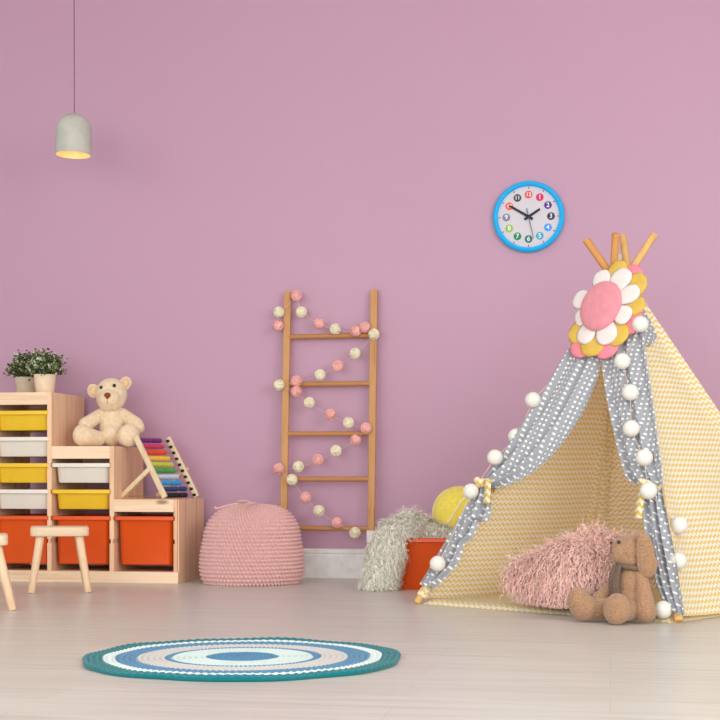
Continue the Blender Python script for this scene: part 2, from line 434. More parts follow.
# ------------------------------------------------------------------ storage unit with bins
YF, YB = -.517, -.077
PAN = [(-2.962, -2.940, .914), (-2.671, -2.649, .914), (-2.357, -2.335, .653), (-2.040, -2.018, .399)]
GRO = [.208, .318, .445, .572, .699, .826]
su = thing('storage_unit', 'pine stair-step storage unit holding yellow, white and orange bins', 'storage unit', (-2.49, -.297, 0))
for i, (x0, x1, top) in enumerate(PAN):
    mb = MB(); lt = top if i == 0 else PAN[i - 1][2]; rt_ = PAN[i + 1][2] if i < 3 else 0
    colL = 0 if i == 0 else PAN[i][2]                      # column to the left is as tall as this panel
    def side(xa, xb, lim):
        z = 0.0
        for g in [q for q in GRO if q < lim - .03]:
            mb.box((xa, YF + .018 if z == 0 else YF, z), (xb, YB, g - .021)) if z else (mb.box((xa, YF + .018, 0), (xb, YB, .054)), mb.box((xa, YF, .054), (xb, YB, g - .021)))
            z = g
        mb.box((xa, YF, z) if z else (xa, YF + .018, 0), (xb, YB, top))
    mb.box((x0 + .006, YF, .054), (x1 - .006, YB, top)); mb.box((x0 + .006, YF + .018, 0), (x1 - .006, YB, .054))
    side(x0, x0 + .006, 0 if i == 0 else PAN[i][2])
    side(x1 - .006, x1, rt_)
    mb.build('side_panel' if i in (0, 3) else 'divider_panel', M['pine_z'], su, smooth=False, world=True)
for i in range(3):
    xa, xb, top = PAN[i][1], PAN[i + 1][0], PAN[i + 1][2]
    MB().box((xa, YF, top - .060), (xb, YF + .018, top)).build('front_rail', M['pine_x'], su, smooth=False, bevel=.0015, world=True)
    MB().box((xa, YF + .018, top - .018), (xb, YB, top)).build('top_board', M['pine_y'], su, smooth=False, world=True)
    MB().box((xa, YB - .018, top - .078), (xb, YB, top - .018)).build('back_rail', M['pine_x'], su, smooth=False, world=True)
MB().box((-2.962, YF, 0), (-2.018, YF + .018, .054)).build('plinth', M['pine_x'], su, smooth=False, bevel=.0015, world=True)
for i in range(3):
    MB().box((PAN[i][1], YF + .018, .036), (PAN[i + 1][0], YB, .054)).build('bottom_board', M['pine_y'], su, smooth=False, world=True)

def bin_mesh(h, bw, name, mat):
    mb = MB(); W, D, lip = .300, .418, .019; bd = .384
    L = [rrect(bw - .016, bd - .026, .022, 0), rrect(bw - .010, bd - .018, .025, .005), rrect(bw, bd, .03, h - lip - .004), rrect(bw + .004, bd + .004, .03, h - lip),
         rrect(W - .003, D - .003, .014, h - lip), rrect(W, D, .014, h - lip + .002), rrect(W, D, .014, h - .003), rrect(W - .004, D - .004, .014, h),
         rrect(bw - .006, bd - .006, .03, h), rrect(bw - .01, bd - .01, .03, h - .006), rrect(bw - .020, bd - .034, .024, .006)]
    return mb.rings(L).build(name, mat, angle=35)
CX = [(PAN[i][1] + PAN[i + 1][0]) / 2 for i in range(3)]
BINS = [(0, .826, 'b_yellow', 'small', 'yellow shallow storage bin, topmost in the tall left column'),
        (0, .699, 'b_white', 'small', 'white shallow storage bin between two yellow ones in the tall left column'),
        (0, .572, 'b_yellow', 'small', 'yellow shallow storage bin between two white ones in the tall left column'),
        (0, .445, 'b_white', 'small', 'white shallow storage bin just above the orange one in the tall left column'),
        (0, .318, 'b_orange', 'large', 'deep orange storage bin at the foot of the tall left column'),
        (1, .572, 'b_white', 'small', 'white shallow storage bin, topmost in the middle column below the teddy bear'),
        (1, .445, 'b_yellow', 'small', 'yellow shallow storage bin in the middle column of the storage unit'),
        (1, .318, 'b_orange', 'large', 'deep orange storage bin behind the whole stool, under the middle step'),
        (2, .318, 'b_orange', 'large', 'deep orange storage bin under the lowest step, below the abacus')]
protos = {}
for c, top, mk, size, label in BINS:
    h = .094 if size == 'small' else .232
    key = (mk, size)
    if key not in protos:
        o = protos[key] = bin_mesh(h, .268, 'storage_bin', M[mk])
    else:
        o = protos[key].copy(); COL.objects.link(o)
    o.location = (CX[c], YF + .212, top - h - .0005); tag(o, label, 'bin', 'bins in the storage unit')
# the loose bin by the tent
lb = protos[('b_orange', 'large')].copy(); COL.objects.link(lb)
lb.location = (-.79, -.545, 0); lb.rotation_euler = (0, 0, PI / 2 + math.radians(3))
tag(lb, 'deep orange storage bin standing on the floor under the shaggy throw', 'bin')

# ------------------------------------------------------------------ stools
st = thing('stool', 'small pine stool in full view in front of the orange bins', 'stool', (-2.418, -1.00, 0), math.radians(22), 'pine stools')
sb = MB(); L = [rrect(.246, .25, .035, .246), rrect(.252, .256, .036, .249), rrect(.252, .256, .036, .281), rrect(.246, .25, .034, .285)]
sb.rings(L).build('seat', M['pine_seat'], st, angle=50)
for sx in (-1, 1):
    for sy in (-1, 1):
        MB().tube([(sx * .122, sy * .145, .0), (sx * .1215, sy * .1443, .004), (sx * .083, sy * .085, .250)], [.0125, .0155, .0185], 16).build('leg', M['pine_plain'], st)
st2 = copy_tree(st); st2.location = (-2.418, -1.885, 0); st2.rotation_euler = (0, 0, math.radians(114))
st2['label'] = 'small pine stool cut off by the left edge of the photo'

# ------------------------------------------------------------------ potted plants
def plant(name, label, loc, style, seed):
    random.seed(seed)
    p = thing(name, label, 'plant', loc, 0, 'potted plants on the storage unit')
    if style == 'plain':
        prof = [(.0, 0), (.040, 0), (.043, .003), (.050, .045), (.0535, .086), (.0535, .091), (.0505, .091), (.048, .08), (.0, .08)]
        MB().lathe(prof, 40).build('pot', M['pot'], p)
    else:
        prof = [(.0, 0), (.041, 0), (.044, .003), (.050, .062), (.054, .063), (.0555, .09), (.0535, .092), (.051, .09), (.049, .08), (.0, .08)]
        MB().lathe(prof, 40).build('pot', M['pot_grey'], p)
    MB().lathe([(.0, .076), (.05, .081), (0, .083)], 24).build('soil', M['soil'], p)
    sm = MB(); lf = MB()
    for k in range(64):
        a = random.uniform(0, 2 * PI); e = random.uniform(.1, 1.35); r = random.uniform(.085, .108)
        tip = V((math.cos(a) * math.cos(e) * r * .92, math.sin(a) * math.cos(e) * r * .92, .088 + math.sin(e) * .125 * random.uniform(.75, 1.05)))
        b = V((math.cos(a) * .018, math.sin(a) * .018, .08)); mid = b.lerp(tip, .5) + V((0, 0, .012))
        sm.tube([b, mid, tip], .0012, 5)
        for q in range(30):
            t = random.uniform(.35, 1.05); c = b.lerp(mid, t * 2) if t < .5 else mid.lerp(tip, (t - .5) * 2)
            c = c + V((random.gauss(0, .009), random.gauss(0, .009), random.gauss(0, .009)))
            d = V((random.gauss(0, 1), random.gauss(0, 1), random.gauss(.4, 1))).normalized(); s_ = d.cross(V((random.gauss(0, 1), random.gauss(0, 1), random.gauss(0, 1)))).normalized()
            L = random.uniform(.012, .020); w = L * .36; up = d.cross(s_) * .002
            lf.add([c, c + d * L * .5 + s_ * w + up, c + d * L, c + d * L * .5 - s_ * w + up], [(0, 1, 2, 3)])
    sm.build('stems', M['stem'], p); f = lf.build('foliage', M['leaf'], p, angle=0); return p
plant('potted_plant', 'bushy little plant in a smooth pale pot, the front one of two', (-2.722, -.42, .914), 'plain', 3)
plant('potted_plant', 'bushy little plant in a banded stone pot, behind the other one', (-2.898, -.235, .914), 'band', 5)

# ------------------------------------------------------------------ teddy bear
tb = thing('teddy_bear', 'cream plush teddy bear sitting on the middle step', 'teddy bear', (-2.432, -.285, .653), math.radians(16))
b = MB()
b.ell((0, .012, .264), (.079, .068, .078)); b.ell((0, -.005, .234), (.072, .058, .052)); b.ell((-.006, -.035, .236), (.056, .05, .05)); b.ell((-.004, -.02, .215), (.058, .05, .042))
b.ell((.003, .012, .095), (.062, .056, .094)); b.ell((.004, .012, .15), (.054, .05, .05)); b.ell((.003, .0, .062), (.058, .074, .060))
b.capsule((-.048, .012, .165), (-.120, -.04, .108), .029, .037)
b.capsule((.056, .012, .165), (.122, -.035, .112), .029, .037); b.capsule((.122, -.035, .112), (.132, -.05, .095), .037, .035)
b.capsule((-.058, -.052, .040), (-.118, -.095, .050), .037, .048); b.ell((-.134, -.10, .055), (.040, .046, .053), (0, 0, -.9))
b.capsule((.072, -.045, .042), (.090, -.11, .051), .038, .05); b.ell((.094, -.128, .055), (.052, .034, .056), (0, 0, .25))
b.remesh('body', M['teddy'], tb, .0026, 1)
for cx, cz, ry in ((-.087, .278, -.35), (.068, .316, .5)):
    e = MB(); e.ell((cx, .02, cz), (.031, .016, .036), (0, ry, 0)); o = e.build('ear', M['teddy'], tb)
    MB().ell((cx, .010, cz), (.02, .0115, .025), (0, ry, 0)).build('inner_ear', M['teddy_ear'], o)
for cx, cz, cy in ((-.046, .292, -.038), (.019, .301, -.054)):
    MB().ell((cx, cy, cz), .0085).build('eye', M['black'], tb)
n_ = MB(); n_.ell((-.012, -.0865, .252), (.0165, .009, .013)); n_.ell((-.012, -.0845, .245), (.009, .008, .012)); n_.remesh('nose', M['brown_nose'], tb, .002, 2)
MB().tube([(-.012, -.0845, .210), (-.012, -.088, .235)], .0007, 6).build('mouth_stitch', M['thread'], tb)

# ------------------------------------------------------------------ abacus
ab = thing('abacus', 'wooden abacus with ten rows of coloured beads on the lowest step', 'abacus', (-2.09, -.37, .399))
AX = V((.378, .926, 0)); W_ = .243
Fb, Ft = V((-2.089, -.482, .4)), V((-2.262, -.412, .700)); Bb, Bt = Fb + AX * W_, Ft + AX * W_
nrm_ = (Ft - Fb).cross(AX).normalized()
for a_, b_ in ((Fb, Ft), (Bb, Bt)):
    MB().bar(a_ + (b_ - a_).normalized() * .008, b_, .017, .026, nrm_).build('side_post', M['abacus'], ab, smooth=False, bevel=.003, world=True)
dv = V((-.926, .378, 0))
for base, off in ((Fb.lerp(Ft, .48), -.013), (Bb.lerp(Bt, .48), .013)):
    p0 = base + AX * off; p1 = V((p0.x, p0.y, .409)) + dv * .178
    MB().bar(p0, p1, .015, .022, V((0, 0, 1))).build('support_leg', M['abacus'], ab, smooth=False, bevel=.003, world=True)
MB().tube([Fb + V((0, 0, .012)), V((Fb.x, Fb.y, .412)) + dv * .25 + AX * .02], .0022, 8).build('spreader_rod', M['metal'], ab, world=True)
MB().tube([Bb.lerp(Bt, .48) + AX * .01, Bb.lerp(Bt, .48) + AX * .034], .008, 12).build('peg', M['abacus'], ab, world=True)
bead_protos = []
for mt in BEADM:
    o = MB().lathe([(0, -.0078), (.006, -.0078), (.0115, -.005), (.0128, 0), (.0115, .005), (.006, .0078), (0, .0078)], 14).build('bead', mt, ab)
    bead_protos.append(o)
qrot = AX.to_track_quat('Z', 'Y').to_euler(); O_ = ab.location
for r in range(10):
    t = .945 - r * .0985
    a_, b_ = Fb.lerp(Ft, t), Bb.lerp(Bt, t)
    MB().tube([a_ + AX * .004, b_ - AX * .004], .0018, 6).build('bead_rod', M['metal'], ab, world=True)
    MB().tube([b_ - AX * .020, b_ - AX * .0065], .0075, 12).build('end_stop', M['black'], ab, world=True)
    for k in range(10):
        s_ = .0155 + k * .0162 + (.018 if r == 8 and k > 6 else 0) + (.004 if k > 5 and r in (0, 4) else 0)
        p = a_ + AX * s_ - O_
        if k == 0:
            o = bead_protos[r]; o.location = p; o.rotation_euler = qrot
        else: copy_part(bead_protos[r], ab, p, qrot)

# ------------------------------------------------------------------ pouf
pf = thing('pouf', 'pink crocheted pouf with a tied top, beside the storage unit', 'pouf', (-1.685, -.408, 0))
P_ = [(.165, .0), (.215, .004), (.236, .020), (.246, .06), (.247, .10), (.243, .15), (.232, .21), (.222, .262), (.197, .309), (.161, .341), (.115, .360), (.06, .367), (.028, .370)]
NA, SU, SV = 78, 7, 7
P_ = [(a * .95, z * .985) for a, z in P_]
arc = [0]
for i in range(len(P_) - 1): arc.append(arc[-1] + math.dist(P_[i], P_[i + 1]))
rows = int(arc[-1] / .0178); NV = rows * SV; NU = NA * SU
pr = np.array([[*along([(a, 0, z) for a, z in P_], j / NV)][::2] for j in range(NV + 1)])
tg = np.gradient(pr, axis=0); tg /= np.linalg.norm(tg, axis=1)[:, None]
jj = np.arange(NV + 1)[:, None]; ii = np.arange(NU)[None, :]
fy = (jj / SV) % 1 - .5; row = (jj // SV)
fx = (ii / SU + .5 * (row % 2) + .5 * fy) % 1 - .5
hgt = .016 * np.clip(1 - 4.0 * fx ** 2 - 3.0 * fy ** 2, 0, 1) ** .7
th = 2 * PI * ii / NU
lump = 1 + .010 * np.sin(2 * th + .6) + .008 * np.sin(3 * th + 2 + pr[:, 1][:, None] * 9)
rr = pr[:, 0][:, None] * lump + hgt * tg[:, 1][:, None]; zz = pr[:, 1][:, None] - hgt * tg[:, 0][:, None] + 0 * th
lean = .006 * (zz / .38) ** 2
X = rr * np.cos(th) + lean; Yv = rr * np.sin(th); zz = np.maximum(zz, 0)
vs = np.stack([X, Yv, zz], -1).reshape(-1, 3)
fs = [(j * NU + i, j * NU + (i + 1) % NU, (j + 1) * NU + (i + 1) % NU, (j + 1) * NU + i) for j in range(NV) for i in range(NU)]
fs.append(tuple(range(NU - 1, -1, -1)))
mb = MB(); mb.v = vs.tolist(); mb.f = fs; mb.build('cover', M['pouf'], pf, angle=0)
g = MB(); g.ell((-.012, 0, .388), (.036, .036, .012))
for k in range(9):
    a = 2 * PI * k / 9; g.ell((-.012 + .022 * math.cos(a), .022 * math.sin(a), .391), (.012, .008, .009), (0, 0, a))
go_ = g.remesh('gathered_top', M['pouf'], pf, .003, 2); go_.location = (0, 0, -.013)
tc = MB(); tc.tube([along([(-.03, -.02, .393), (-.075, -.05, .388), (-.12, -.06, .377), (-.155, -.06, .367), (-.168, -.062, .376)], k / 24) for k in range(25)], .0055, 8)
tc.tube([along([(.0, -.02, .396), (-.03, -.05, .405), (-.055, -.045, .398), (-.02, -.02, .392)], k / 16) for k in range(17)], .0045, 8)
tc.build('tie_cord', M['pouf'], pf).location = (0, 0, -.012)

# ------------------------------------------------------------------ ladder
ld = thing('ladder', 'honey-brown wooden decorative ladder leaning on the pink wall', 'ladder', (-1.374, -.165, 0))
def lady(z): return -.038 - .112 * (1.434 - z) / 1.434
for x in (-1.594, -1.155):
    a_, b_ = V((x, lady(0), 0)), V((x, lady(1.434), 1.434))
    MB().bar(a_, b_, .036, .024, (0, -1, 0)).build('rail', M['ladder'], ld, smooth=False, bevel=.005, seg=3, world=True)
for z in (1.206, .967, .719, .495, .252):
    MB().tube([(-1.590, lady(z), z), (-1.159, lady(z), z)], .0125, 14).build('rung', M['ladder_x'], ld, world=True)
# rattan ball garland
BALLS = [(-1.633, -.081, 1.26, 'p'), (-1.631, -.075, 1.328, 'w'), (-1.543, -.068, 1.408, 'p'), (-1.516, -.075, 1.326, 'w'), (-1.424, -.08, 1.267, 'p'), (-1.342, -.083, 1.238, 'w'), (-1.24, -.083, 1.226, 'p'), (-1.194, -.082, 1.244, 'p'), (-1.149, -.085, 1.209, 'w'), (-1.242, -.093, 1.115, 'w'), (-1.327, -.098, 1.055, 'p'), (-1.415, -.102, 1.011, 'w'), (-1.535, -.105, .981, 'p'), (-1.623, -.107, .962, 'w'), (-1.533, -.109, .929, 'p'), (-1.467, -.114, .873, 'w'), (-1.36, -.119, .815, 'p'), (-1.269, -.123, .772, 'w'), (-1.181, -.125, .745, 'p'), (-1.232, -.13, .686, 'p'), (-1.329, -.135, .634, 'w'), (-1.417, -.139, .59, 'p'), (-1.517, -.141, .557, 'w'), (-1.617, -.142, .546, 'p'), (-1.548, -.147, .492, 'w'), (-1.477, -.155, .404, 'p'), (-1.41, -.16, .34, 'w'), (-1.317, -.166, .281, 'p'), (-1.228, -.17, .234, 'w')]
gl = thing('ball_garland', 'string of pink and cream rattan balls wound down the ladder', 'garland', (-1.374, -.2, 0))
def rattan_ball(mat, seed):
    random.seed(seed); mb = MB()
    for k in range(13):
        ax = V((random.gauss(0, 1), random.gauss(0, 1), random.gauss(0, 1))).normalized(); u = ax.orthogonal().normalized(); w = ax.cross(u)
        off = random.uniform(-.45, .45); R = .0255; rr_ = R * math.sqrt(1 - off * off)
        mb.tube([ax * (R * off) + (u * math.cos(2 * PI * q / 20) + w * math.sin(2 * PI * q / 20)) * rr_ * (1 + .03 * math.sin(q * 3 + k)) for q in range(20)], .0026, 5, closed=True)
    mb.ell((0, 0, 0), .0222, n=14, m=9)
    return mb.build('ball', mat, gl)
pp, pw = rattan_ball(M['pink_rattan'], 1), rattan_ball(M['cream_rattan'], 2)
part(pp, 'pink rattan ball'); part(pw, 'cream rattan ball'); used = {'p': 0, 'w': 0}; random.seed(21)
for x, y, z, c in BALLS:
    src = pp if c == 'p' else pw; loc = V((x, y, z)) - gl.location; rot = (random.uniform(0, 6), random.uniform(0, 6), random.uniform(0, 6))
    if not used[c]: src.location = loc; src.rotation_euler = rot; used[c] = 1
    else: copy_part(src, gl, loc, rot)
BX = V((-1.150, -.178, .215))
MB().tube(sag([b_[:3] for b_ in BALLS] + [BX], .06), .0011, 5).build('string', M['wire'], gl, world=True)
MB().box(BX - V((.018, .012, .03)), BX + V((.018, .012, .03))).build('battery_box', M['tagpaper'], gl, smooth=False, bevel=.003, world=True)

# ------------------------------------------------------------------ wall clock
ck = thing('wall_clock', 'round sky-blue wall clock with coloured number discs, high on the pink wall', 'clock', (-.394, 0, 1.776))
def yl(mb): mb.v = [(x, -z, y) for x, y, z in mb.v]; return mb       # turn a dial drawn face-up to face the room
R_ = .174
yl(MB().lathe([(.145, .004), (R_ - .006, .004), (R_, .012), (R_, .026), (R_ - .005, .036), (R_ - .012, .040), (R_ - .019, .036), (R_ - .0225, .018), (.145, .016)], 72)).build('rim', M['clock_blue'], ck)
yl(MB().lathe([(0, .004), (.152, .004), (.152, .017), (0, .017)], 72)).build('face', M['clock_face'], ck)
face = ck.children[-1]
tk = MB(); tr = MB()
for i in range(60):
    a = 2 * PI * i / 60; s_, c_ = math.sin(a), math.cos(a)
    def P(r, w): return (s_ * r + c_ * w, -.0178, c_ * r - s_ * w)
    if i % 5 == 0: tr.add([P(.136, -.0005), P(.136, .0005), P(.1465, .005), P(.1465, -.005)], [(0, 1, 2, 3)]); tr.add([P(.099, -.0018), P(.099, .0018), P(.0925, .0)], [(0, 1, 2)]) if i % 15 == 0 else None
    else: tk.add([P(.140, -.0006), P(.140, .0006), P(.146, .0006), P(.146, -.0006)], [(0, 1, 2, 3)])
tk.build('minute_marks', M['tick_grey'], face, smooth=False); tr.build('five_minute_marks', M['tick_red'], face, smooth=False)
for n in range(1, 13):
    a = 2 * PI * n / 12; c = V((math.sin(a) * .1085, 0, math.cos(a) * .1085))
    d = yl(MB().lathe([(0, .0172), (.0188, .0172), (.0188, .019), (0, .019)], 32)).build('number_disc', NUMM[n], ck); d.location = c
    fc = bpy.data.curves.new('numeral', 'FONT'); fc.body = str(n); fc.size = .031 if n < 10 else .026; fc.align_x = 'CENTER'; fc.align_y = 'CENTER'; fc.extrude = .0004; fc.offset = .0003
    to = bpy.data.objects.new('numeral', fc); COL.objects.link(to)
    dg = bpy.context.evaluated_depsgraph_get(); dg.update(); me = bpy.data.meshes.new_from_object(to.evaluated_get(dg)); bpy.data.objects.remove(to)
    me.materials.clear(); me.materials.append(M['digit']); me.transform(Matrix.Rotation(PI / 2, 4, 'X'))
    no = bpy.data.objects.new('numeral', me); COL.objects.link(no); no.parent = d; no.location = (0, -.0196, 0)
def hand(name, ang, l0, l1, w0, w1, y, mat):
    a = math.radians(ang); s_, c_ = math.sin(a), math.cos(a); mb = MB()
    def P(r, w, dy): return (s_ * r + c_ * w, y + dy, c_ * r - s_ * w)
    mb.add([P(l0, -w0, 0), P(l0, w0, 0), P(l1, w1, 0), P(l1, -w1, 0), P(l0, -w0, -.0012), P(l0, w0, -.0012), P(l1, w1, -.0012), P(l1, -w1, -.0012)],
           [(0, 1, 2, 3), (7, 6, 5, 4), (0, 4, 5, 1), (1, 5, 6, 2), (2, 6, 7, 3), (3, 7, 4, 0)])
    mb.build(name, mat, ck, smooth=False)
hand('hour_hand', 57, -.024, .066, .0068, .0056, -.0205, M['clock_black'])
hand('minute_hand', 301, -.024, .108, .0068, .0052, -.0225, M['clock_black'])
hand('second_hand', 167, -.042, .110, .0022, .0014, -.0245, M['clock_slate'])
yl(MB().lathe([(0, .0165), (.0085, .0165), (.0085, .0262), (0, .027)], 24)).build('hub', M['clock_black'], ck)

# ------------------------------------------------------------------ pendant lamp
pl = thing('pendant_lamp', 'pale grey dome pendant lamp, lit, hanging high on a thin cord', 'lamp', (-2.502, -.60, 2.030))
R3 = Matrix.Rotation(math.radians(1.8), 3, 'Y')
def tilt(mb, z0=.195): mb.v = [(p[0], p[1], p[2] * .92) for p in mb.v]; mb.v = [tuple(R3 @ (V(p) - V((0, 0, z0))) + V((0, 0, z0))) for p in mb.v]; return mb
outer = [(.084, 0), (.0845, .01), (.0845, .10), (.0835, .128), (.0795, .154), (.069, .178), (.050, .196), (.026, .207), (.008, .210)]
inner = [(.006, .202), (.022, .199), (.043, .190), (.06, .174), (.072, .152), (.078, .126), (.0795, .10), (.0795, .01), (.081, 0)]
s_ = tilt(MB().lathe(outer + [(.0, .2105)], 56)); s_.f = s_.f[:-0 or None]; s_.f = [f for f in s_.f if len(f) == 4]; s_.build('shade', M['concrete'], pl)
i_ = tilt(MB().lathe(inner + [(.084, 0)], 56)); i_.f = [f for f in i_.f if len(f) == 4]; i_.build('shade_lining', M['lamp_inner'], pl)
tilt(MB().lathe([(0, .12), (.016, .12), (.018, .125), (.018, .2), (0, .2)], 20)).build('socket', M['metal'], pl)
tilt(MB().ell((0, 0, .085), (.026, .026, .034))).build('bulb', M['bulb'], pl)
MB().lathe([(0, .189), (.006, .189), (.006, .205), (.003, .209), (0, .209)], 16).build('cord_grip', M['metal'], pl)
MB().tube([(0, 0, .205), (-.001, 0, .6), (-.002, 0, 3.25 - 2.034)], .0028, 8).build('cord', M['cord'], pl)
MB().lathe([(0, 1.185), (.05, 1.19), (.055, 1.216), (0, 1.216)], 28).build('ceiling_rose', M['concrete'], pl)
lpd = bpy.data.lights.new('lamp_glow', 'POINT'); lpd.energy = .16; lpd.color = (1, .72, .4); lpd.shadow_soft_size = .025
lpo = bpy.data.objects.new('lamp_glow', lpd); COL.objects.link(lpo); lpo.location = (-2.506, -.60, 2.05)

# ------------------------------------------------------------------ rug
rg = MB(); NRW, SR, NT_ = 27, 4, 660; RR = .442
nr = NRW * SR; rv = (np.arange(nr + 1) / nr)[:, None]; ta = (np.arange(NT_) / NT_)[None, :]; an = 2 * PI * ta
edge = 1 + .009 * np.sin(7 * an + 1) + .006 * np.sin(13 * an + 2.2) + .006 * np.sin(4 * an) 
rad = RR * rv * (1 + (edge - 1) * rv ** 3)
fyr = (rv * NRW) % 1 - .5; rowi = np.floor(rv * NRW)
fxr = (ta * 110 + .5 * (rowi % 2) + .3 * fyr) % 1 - .5
hz = .004 + .007 * np.sqrt(np.clip(1 - 2.6 * fxr ** 2 - 3.6 * fyr ** 2, 0, 1)) * np.minimum(1, rv * 6)
ripple = .0026 * (np.clip((rv - .72) / .28, 0, 1) ** 1.5) * (1 + np.sin(6 * an + .5) * .7 + .5 * np.sin(11 * an + 1.7)) 
hz = hz + np.maximum(ripple, 0)
top_ = np.stack([rad * np.cos(an), rad * np.sin(an), hz], -1)
low = np.stack([(rad * np.cos(an))[-1], (rad * np.sin(an))[-1], np.maximum(hz[-1] - .016, .001)], -1)
low[:, :2] *= .995
allv = np.concatenate([top_.reshape(-1, 3), low, low * np.array([.93, .93, 0]) + np.array([0, 0, .001])])
uvs = np.concatenate([np.stack([rv + 0 * ta, ta + 0 * rv], -1).reshape(-1, 2), np.stack([np.ones(NT_), ta[0]], -1), np.stack([np.ones(NT_), ta[0]], -1)])
rg.v = allv.tolist(); rg.uv = uvs.tolist()
rg.f = [(j * NT_ + i, j * NT_ + (i + 1) % NT_, (j + 1) * NT_ + (i + 1) % NT_, (j + 1) * NT_ + i) for j in range(nr + 2) for i in range(NT_)]
rg.f = [f[::-1] if False else f for f in rg.f]
ro = rg.build('rug', M['rug'], angle=0); ro.location = (-1.006, -3.225, 0); ro.rotation_euler = (0, 0, .4)
tag(ro, 'round crocheted rug with teal, white, blue and beige rings on the pale floor', 'rug')

# ------------------------------------------------------------------ play tent
FL, FR, BL, BR = V((-.76, -1.405, 0)), V((.234, -1.991, 0)), V((-.057, -.451, 0)), V((.925, -1.037, 0)); AP = V((.042, -1.221, 1.317))
tt = thing('play_tent', 'yellow and white chevron play tent with grey dotted curtains', 'play tent', (.076, -1.22, 0))
TOP = {'FL': V((.176, -1.165, 1.487)), 'FR': V((.050, -1.11, 1.490)), 'BL': V((.020, -1.31, 1.470)), 'BR': V((-.098, -1.245, 1.460))}
for key, base, mt in (('FL', FL, 'pole'), ('FR', FR, 'pole'), ('BL', BL, 'pole_dark'), ('BR', BR, 'pole_dark')):
    d = (TOP[key] - base).normalized()
    pm = MB().tube([base + V((0, 0, .006)), base + d * .004 + V((0, 0, .006)), TOP[key] - d * .003, TOP[key]], [.0135, .0155, .0155, .0135], 18)
    pm.build('pole', M[mt], tt, world=True)
CEN = V((.076, -1.221, .4))
def panel(name, A, B, t0, t1, oa=.017, ob=.017, sagd=.02, nu=40, nv=50, seed=0, hem=0, pleat=None):
    mb = MB(); n = (B - A).cross(AP - A).normalized()
    if (A - CEN).dot(n) < 0: n = -n
    wid = (B - A).length; sl = (AP - (A + B) / 2).length; vs = []; uv = []
    for j in range(nv + 1):
        t = lerp(t0, t1, j / nv); a_, b_ = A.lerp(AP, t), B.lerp(AP, t)
        for i in range(nu + 1):
            s = i / nu; q = 4 * s * (1 - s)
            wr = .004 * math.sin(9 * s + 5 * t + seed) * math.sin(7 * t + seed * 2) * q
            p = a_.lerp(b_, s) + n * (oa * max(0, 1 - s * 7) + ob * max(0, 1 - (1 - s) * 7) + .004 - sagd * q * (1 - t) + wr)
            if pleat is not None:
                d_ = abs(s - pleat); p = p - n * (.020 * (1 - math.cos(d_ * 95)) * math.exp(-d_ * 16) * min(1, 3 * (1 - t)))
            p.z += hem * q * (1 - j / nv) ** 4
            vs.append(p); uv.append(((s - .5) * wid * (1 - t), t * sl))
    fs = [(j * (nu + 1) + i, j * (nu + 1) + i + 1, (j + 1) * (nu + 1) + i + 1, (j + 1) * (nu + 1) + i) for j in range(nv) for i in range(nu)]
    mb.add(vs, fs, uv); o = mb.build(name, M['chev'], tt, angle=0, world=True)
    return o
panel('canvas_panel', FL, BL, .010, .93, .017, -.024, seed=1, hem=.006, nu=110, pleat=1.0)
panel('canvas_panel', BL, BR, .012, .93, -.024, -.022, seed=2, nu=110, pleat=0.0)
panel('canvas_panel', FR, BR, .012, .95, seed=3, sagd=.008)
EU, EV, NF = V((.861, -.508, 0)), V((.2, .34, .919)), V((-.467, -.791, .395)).normalized()
def fp(u, v, o=0): return FL + EU * u + EV * v + NF * o
def cloth(mb, Lp, Rp, realw, off0=.02, fold=.012, nf=4, ph=0, nu=44, nv=60, gather=(0, 0), v0=0):
    """curtain between two edge lines drawn on the tent's front plane (u, v in metres); folds deepen where it is gathered"""
    Lp = [(a, b, 0) for a, b in Lp]; Rp = [(a, b, 0) for a, b in Rp]; vs = []; uv = []; ln = 0; prev = None
    for j in range(nv + 1):
        t = j / nv; a_, b_ = along(Lp, t), along(Rp, t); c = (a_ + b_) / 2
        if prev is not None: ln += (c - prev).length
        prev = c; w = (b_ - a_).length
        k = 1 + gather[1] * t + gather[0] * (1 - t)
        for i in range(nu + 1):
            s = i / nu; f = math.sin(2 * PI * nf * s + ph + 1.3 * t) * .6 + .4 * math.sin(2 * PI * nf * 1.7 * s + 2 * ph - 2 * t)
            p = a_.lerp(b_, s); e = min(s, 1 - s) * 6
            o = off0 + fold * k * f * min(1, .4 + e)
            vs.append(fp(p.x, p.y, o)); uv.append((p.x * math.cos(v0 + .5) + p.y * math.sin(v0 + .5) + realw, p.y * math.cos(v0 + .5) - p.x * math.sin(v0 + .5)))
    fs = [(j * (nu + 1) + i, j * (nu + 1) + i + 1, (j + 1) * (nu + 1) + i + 1, (j + 1) * (nu + 1) + i) for j in range(nv) for i in range(nu)]
    mb.add(vs, fs, uv)
lc = MB()
cloth(lc, [(.540, 1.32), (.490, 1.20), (.446, 1.085), (.391, .941), (.328, .798), (.262, .65), (.210, .555), (.192, .503)],
      [(.585, 1.32), (.600, 1.20), (.617, 1.058), (.616, .932), (.575, .772), (.490, .625), (.390, .535), (.300, .497), (.235, .490)], .27, .026, .011, 3, .5, gather=(0, .9))
cloth(lc, [(.190, .500), (.134, .395), (.096, .291), (.054, .183), (.010, .075)],
      [(.232, .493), (.262, .430), (.270, .352), (.228, .345), (.216, .285), (.180, .250), (.168, .165), (.085, .062)], .22, .026, .017, 2, 2.1, gather=(.5, .3), v0=.9)
lc.build('curtain', M['dots'], tt, angle=0, world=True)
rc = MB()
cloth(rc, [(.600, 1.32), (.608, 1.20), (.617, 1.058), (.675, .886), (.741, .737), (.800, .612), (.853, .526), (.926, .499)],
      [(.655, 1.32), (.718, 1.24), (.772, 1.163), (.824, 1.021), (.882, .866), (.943, .691), (.992, .55), (1.000, .497)], .24, .030, .011, 3, 1.2, gather=(0, .9), v0=.3)
